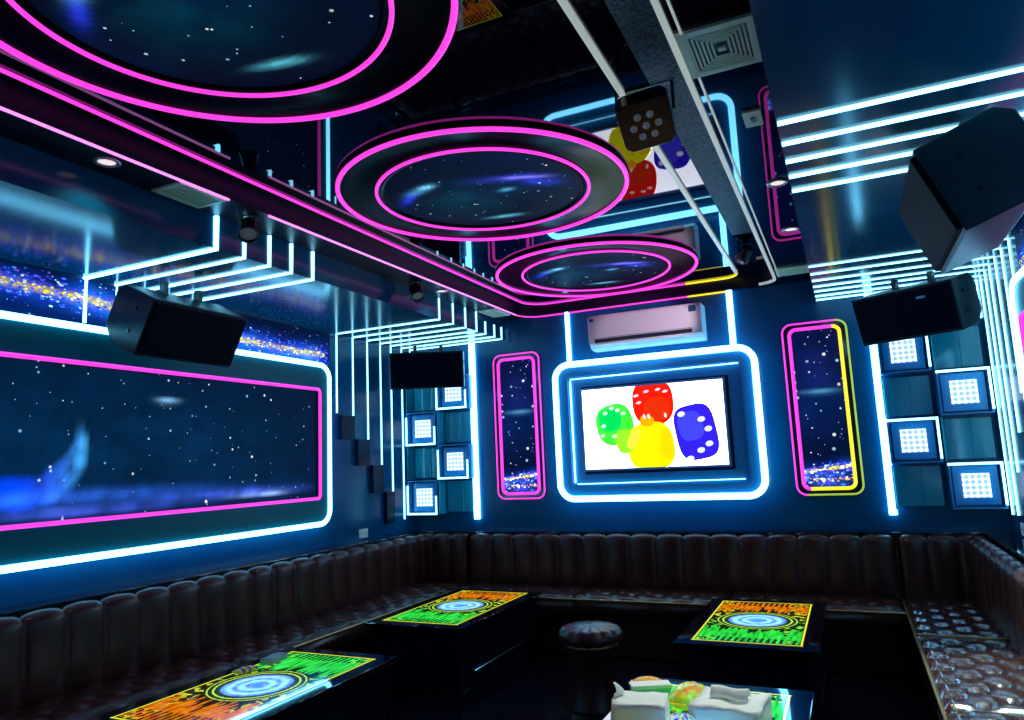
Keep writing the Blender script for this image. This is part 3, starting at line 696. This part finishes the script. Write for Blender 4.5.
# ---------------------------------------------------------------- ceiling fittings
def downlight(x, y, z, label):
    g = empty('downlight', (x, y, z), 0, label, 'downlight', 'round ceiling downlights')
    mb = MB(); mb.lathe([(.052, 0), (.054, -.004), (.046, -.009), (.036, -.006), (.034, 0)], 32); mb.build('trim_ring', M['ring'], g, smooth=True)
    mb = MB(); mb.lathe([(.034, -.002), (.020, -.004), (0.001, -.0045)], 24); mb.build('diffuser', M['lampglow'], g, smooth=True)
names = ['round downlight on the left ceiling ledge nearest the camera', 'round downlight on the far left ceiling ledge', 'round downlight on the right ceiling ledge beside the near strips', 'round downlight on the right ceiling ledge nearest the back wall']
for (x, y), l in zip(DOWN, names): downlight(x, y, LZ, l)
downlight(ADDED_LAMP[0], ADDED_LAMP[1], SZ, 'added unseen downlight in the right soffit behind the top right loudspeaker')
def vent(x0, y0, x1, y1, label, name='ceiling_vent', square=False):
    cx, cy = (x0 + x1) / 2, (y0 + y1) / 2; g = empty(name, (cx, cy, LZ), 0, label, 'air vent'); a, b = (x1 - x0) / 2, (y1 - y0) / 2
    e = .028 if square else .022; mb = MB()
    for q in ((-a, -b, a, -b + e), (-a, b - e, a, b), (-a, -b + e, -a + e, b - e), (a - e, -b + e, a, b - e)): mb.box(q[0], q[1], -.012, q[2], q[3], 0)
    mb.build('frame', M['cream'], g, bevel=.002)
    mb = MB()
    if square:
        k = e
        s = 0
        while a - k > .02:
            w_ = .007
            aa, bb = a - k, b - k
            for q in ((-aa, -bb, aa, -bb + w_), (-aa, bb - w_, aa, bb), (-aa, -bb + w_, -aa + w_, bb - w_), (aa - w_, -bb + w_, aa, bb - w_)): mb.box(q[0], q[1], -.010, q[2], q[3], -.004)
            k += .0135
        mb.box(-.012, -.012, -.012, .012, .012, -.002)
    else:
        y = -b + e + .008
        while y < b - e - .006:
            mb.box(-a + e, y, -.008, a - e, y + .006, -.003); y += .016
    mb.build('louvers', M['cream'], g)
    mb = MB(); mb.box(-a + .01, -b + .01, -.003, a - .01, b - .01, -.0005); mb.build('backing', M['acdark'] if square else M['cream'], g)
vent(-.372, 2.14, -.122, 2.43, 'square cream concentric air diffuser at the top right of the ceiling', 'air_diffuser', True)
vent(-2.81, 2.17, -2.62, 2.44, 'cream air vent on the left ceiling ledge beside the near strips')
vent(-2.81, 5.40, -2.64, 5.72, 'cream air vent on the ceiling ledge in the far left corner')
vent(-.36, 5.43, -.13, 5.67, 'cream air vent on the ceiling ledge in the far right corner')
mb = MB(); mb.box(-.25, 2.79, LZ - .012, -.18, 2.93, LZ); mb.box(-.225, 2.84, LZ - .016, -.205, 2.88, LZ - .012, 1)
tag(mb.build('access_plate', [M['cream'], M['black']], bevel=.002), 'small white square plate on the right ceiling ledge past the diffuser', 'ceiling plate')

# disco par light
g = empty('disco_light', (-.585, 2.60, TZ), 0, 'black square disco light with seven lenses hanging from the mirror ceiling', 'disco light')
hd = Matrix.Rotation(-.62, 4, 'X') @ Matrix.Rotation(-.12, 4, 'Y')
def H(p): v_ = hd @ Vector(p); return (v_.x, v_.y, v_.z - .13)
mb = MB(); sq = rr(.20, .20, .035); mb.prism([H((p[0], p[2], -.05)) for p in sq], [H((p[0], p[2], .04)) for p in sq]); hdo = mb.build('head', M['black'], g, bevel=.006)
for k in range(7):
    a = k * PI / 3; r0 = 0 if k == 6 else .048
    c = (r0 * math.cos(a), r0 * math.sin(a)); mb = MB()
    for (ra, rb, za, zb) in ((.014, .014, -.050, -.056), (.014, .010, -.056, -.056), (.010, .0005, -.056, -.051)):
        n = 16; A = [H((c[0] + ra * math.cos(2 * PI * i / n), c[1] + ra * math.sin(2 * PI * i / n), za)) for i in range(n)]; B = [H((c[0] + rb * math.cos(2 * PI * i / n), c[1] + rb * math.sin(2 * PI * i / n), zb)) for i in range(n)]
        mb.add(A + B, [(i, (i + 1) % n, n + (i + 1) % n, n + i) for i in range(n)])
    mb.build('lens', M['lens'], hdo, smooth=True)
mb = MB(); mb.box(-.115, -.012, -.12, -.106, .012, -.005); mb.box(.106, -.012, -.12, .115, .012, -.005); mb.box(-.115, -.012, -.008, .115, .012, 0); mb.build('bracket', M['black'], g)

def spotlamp(loc, label, lean):
    g = empty('stage_light', loc, 0, label, 'stage light', 'small black stage lights on the ceiling edge')
    d = Vector((lean[0], lean[1], -1)).normalized(); q = d.to_track_quat('-Z', 'Y').to_matrix()
    def lat(mb, prof, mi=0, n=20):
        vs = []
        for r, z in prof: vs += [tuple(q @ Vector((r * math.cos(2 * PI * k / n), r * math.sin(2 * PI * k / n), z)) + Vector((0, 0, -.05))) for k in range(n)]
        mb.add(vs, [(i * n + k, i * n + (k + 1) % n, (i + 1) * n + (k + 1) % n, (i + 1) * n + k) for i in range(len(prof) - 1) for k in range(n)], mi)
    mb = MB(); lat(mb, [(0.001, .03), (.03, .03), (.038, .01), (.045, -.06), (.052, -.09), (.048, -.092), (.042, -.07)]); mb.build('housing', M['black'], g, smooth=True)
    mb = MB(); lat(mb, [(.043, -.072), (.02, -.078), (0.001, -.080)]); mb.build('lens', M['lens'], g, smooth=True)
    mb = MB(); mb.box(-.05, -.008, -.07, -.043, .008, -.004); mb.box(.043, -.008, -.07, .05, .008, -.004); mb.box(-.05, -.012, -.005, .05, .012, 0); mb.build('bracket', M['black'], g)
spotlamp((-2.70, 2.66, LZ), 'small black stage light beside the near left strips', (.5, -.5))
spotlamp((-2.72, 4.28, LZ), 'small black stage light on the far left ceiling edge', (.5, -.4))
spotlamp((-.50, 5.0, TZ), 'small black stage light at the back right of the mirror ceiling', (-.8, .75))

# sockets
for (x, y, z, rz, l) in ((XL, 5.14, 1.055, PI / 2, 'white wall socket on the left wall above the sofa corner'), (XR, 5.50, 1.05, -PI / 2, 'white wall socket on the right wall above the sofa corner')):
    g = empty('wall_socket', (x, y, z), rz, l, 'socket')
    mb = MB(); mb.box(-.06, -.010, -.038, .06, 0, .038); pl = mb.build('plate', M['paper'], g, bevel=.004)
    for sx in (-.028, .028):
        mb = MB(); mb.tube([(sx - .006, -.011, 0), (sx - .006, -.0095, 0)], .004, n=8); mb.tube([(sx + .006, -.011, 0), (sx + .006, -.0095, 0)], .004, n=8); mb.build('outlet_hole', M['black'], pl)

# ---------------------------------------------------------------- things on the near right table
TT = FZ + .4605
def crumple_box(mb, w, d, h, seed, amp=.006, col=None):
    r = random.Random(seed)
    def side(f, nu, nv): mb.grid(f, nu, nv, 0, (lambda u, v: col) if col else None)
    J = lambda x, y, z: (x + amp * noise.noise(Vector((x * 20, y * 20, z * 20 + seed))), y + amp * noise.noise(Vector((x * 20 + 5, y * 20, z * 20 + seed))), z + (amp * noise.noise(Vector((x * 20, y * 20 + 9, z * 20))) if z > .004 else 0))
    side(lambda u, v: J((u - .5) * w, (v - .5) * d, h), 10, 8)
    side(lambda u, v: J((u - .5) * w, -d / 2, v * h), 10, 5); side(lambda u, v: J((.5 - u) * w, d / 2, v * h), 10, 5)
    side(lambda u, v: J(-w / 2, (.5 - u) * d, v * h), 8, 5); side(lambda u, v: J(w / 2, (u - .5) * d, v * h), 8, 5)
def pouch(mb, w, d, h, seed, cf):
    f = lambda s: (lambda u, v: ((u - .5) * w, (v - .5) * d, h / 2 + s * (h / 2) * (math.sin(PI * u) * math.sin(PI * v)) ** .45 * (1 + .15 * noise.noise(Vector((u * 7, v * 7, seed))))))
    mb.grid(f(1), 24, 16, 0, cf); mb.grid(f(-1), 24, 16, 0, cf)
def item_root(name, x, y, rz, label, cat, group=None): return empty(name, (x, y, TT + .001), rz, label, cat, group)
# white tissue pack
g = item_root('tissue_pack', -.81, 2.78, .15, 'white tissue pack with a raised corner at the left of the near table', 'tissue pack')
mb = MB(); crumple_box(mb, .20, .16, .095, 3); pk = mb.build('pack', M['paper'], g, smooth=True, merge=True)
mb = MB(); mb.grid(lambda u, v: (-.085 + .03 * (u - .5) * (1.2 - v) + .012 * math.sin(v * 4), (u - .5) * .05 * (1.1 - v), .095 + .055 * v), 6, 6); o = mb.build('tissue', M['paper'], pk, smooth=True)
sm = o.modifiers.new('thickness', 'SOLIDIFY'); sm.thickness = .002
g = item_root('tissue_pack', -.50, 2.93, -.1, 'large white tissue pack in the middle of the near table', 'tissue pack')
mb = MB(); crumple_box(mb, .25, .22, .075, 8, .01); pk = mb.build('pack', M['paper'], g, smooth=True, merge=True)
mb = MB(); mb.grid(lambda u, v: ((u - .5) * .14, .05 * (v - .5) + .01 * math.sin(u * 7), .085 + .035 * math.sin(v * 3.1)), 10, 6); o = mb.build('tissue', M['paper'], pk, smooth=True); sm = o.modifiers.new('thickness', 'SOLIDIFY'); sm.thickness = .002
def bag(x, y, rz, w, d, h, seed, cols, label):
    g = item_root('snack_bag', x, y, rz, label, 'snack bag')
    mb = MB()
    def cf(u, v):
        n_ = noise.noise(Vector((u * 5, v * 5, seed))); i = int((n_ + .5) * len(cols) * .999); return cols[max(0, min(len(cols) - 1, i))]
    pouch(mb, w, d, h, seed, cf); mb.build('pouch', M['bag_print'], g, smooth=True, merge=True)
    mb = MB()
    for s in (-1, 1):
        for k in range(12):
            x_ = (k - 5.5) / 12 * .9 * d; mb.box(s * w / 2 - .008, x_ - d / 32, h / 2 - .0015, s * w / 2 + .008, x_ + d / 32, h / 2 + .0015, 0, cols[0])
    mb.build('crimped_seal', M['bag_print'], g)
bag(-.68, 3.02, 1.45, .22, .12, .09, 4, [(.9, .75, .0), (.25, .85, .05), (.9, .3, .02), (.35, .9, .1)], 'yellow and green snack bag between the white tissue packs')
bag(-.90, 3.22, .4, .12, .08, .045, 9, [(.9, .25, .02), (.8, .6, .05), (.9, .35, .05)], 'small orange snack bag behind the left tissue pack')
bag(-.665, 2.78, 1.5, .14, .09, .05, 12, [(.03, .05, .8), (.8, .85, .9), (.05, .6, .2)], 'blue and white snack bag in front of the tissue packs')
g = item_root('paper_box', -.85, 3.08, .45, 'low pale teal and white paper box behind the tissue packs', 'paper box')
M['tealpaper'] = mat('teal_paper', (.25, .55, .55), .6)
mb = MB(); mb.box(-.08, -.03, 0, .08, .03, .05); mb.build('box', M['tealpaper'], g, bevel=.002)
mb = MB(); mb.box(-.084, -.034, .048, .084, .034, .062); mb.build('lid', M['paper'], g, bevel=.002)
# pack on the near left table
g = empty('tissue_pack', (-2.90, 3.07, TT + .001), .1, 'small silver grey tissue pack at the edge of the left table', 'tissue pack')
M['greypaper'] = mat('grey_film', (.35, .33, .42), .3)
mb = MB(); crumple_box(mb, .07, .14, .03, 5, .004); mb.build('pack', M['greypaper'], g, smooth=True, merge=True)
g = empty('snack_bag', (-2.89, 2.86, TT + .001), 1.4, 'small yellow snack bag at the edge of the left table', 'snack bag')
mb = MB(); pouch(mb, .12, .07, .03, 6, lambda u, v: (.5, .45, .03) if math.sin(u * 20) > -.3 else (.05, .05, .3)); mb.build('pouch', M['bag_print'], g, smooth=True, merge=True)
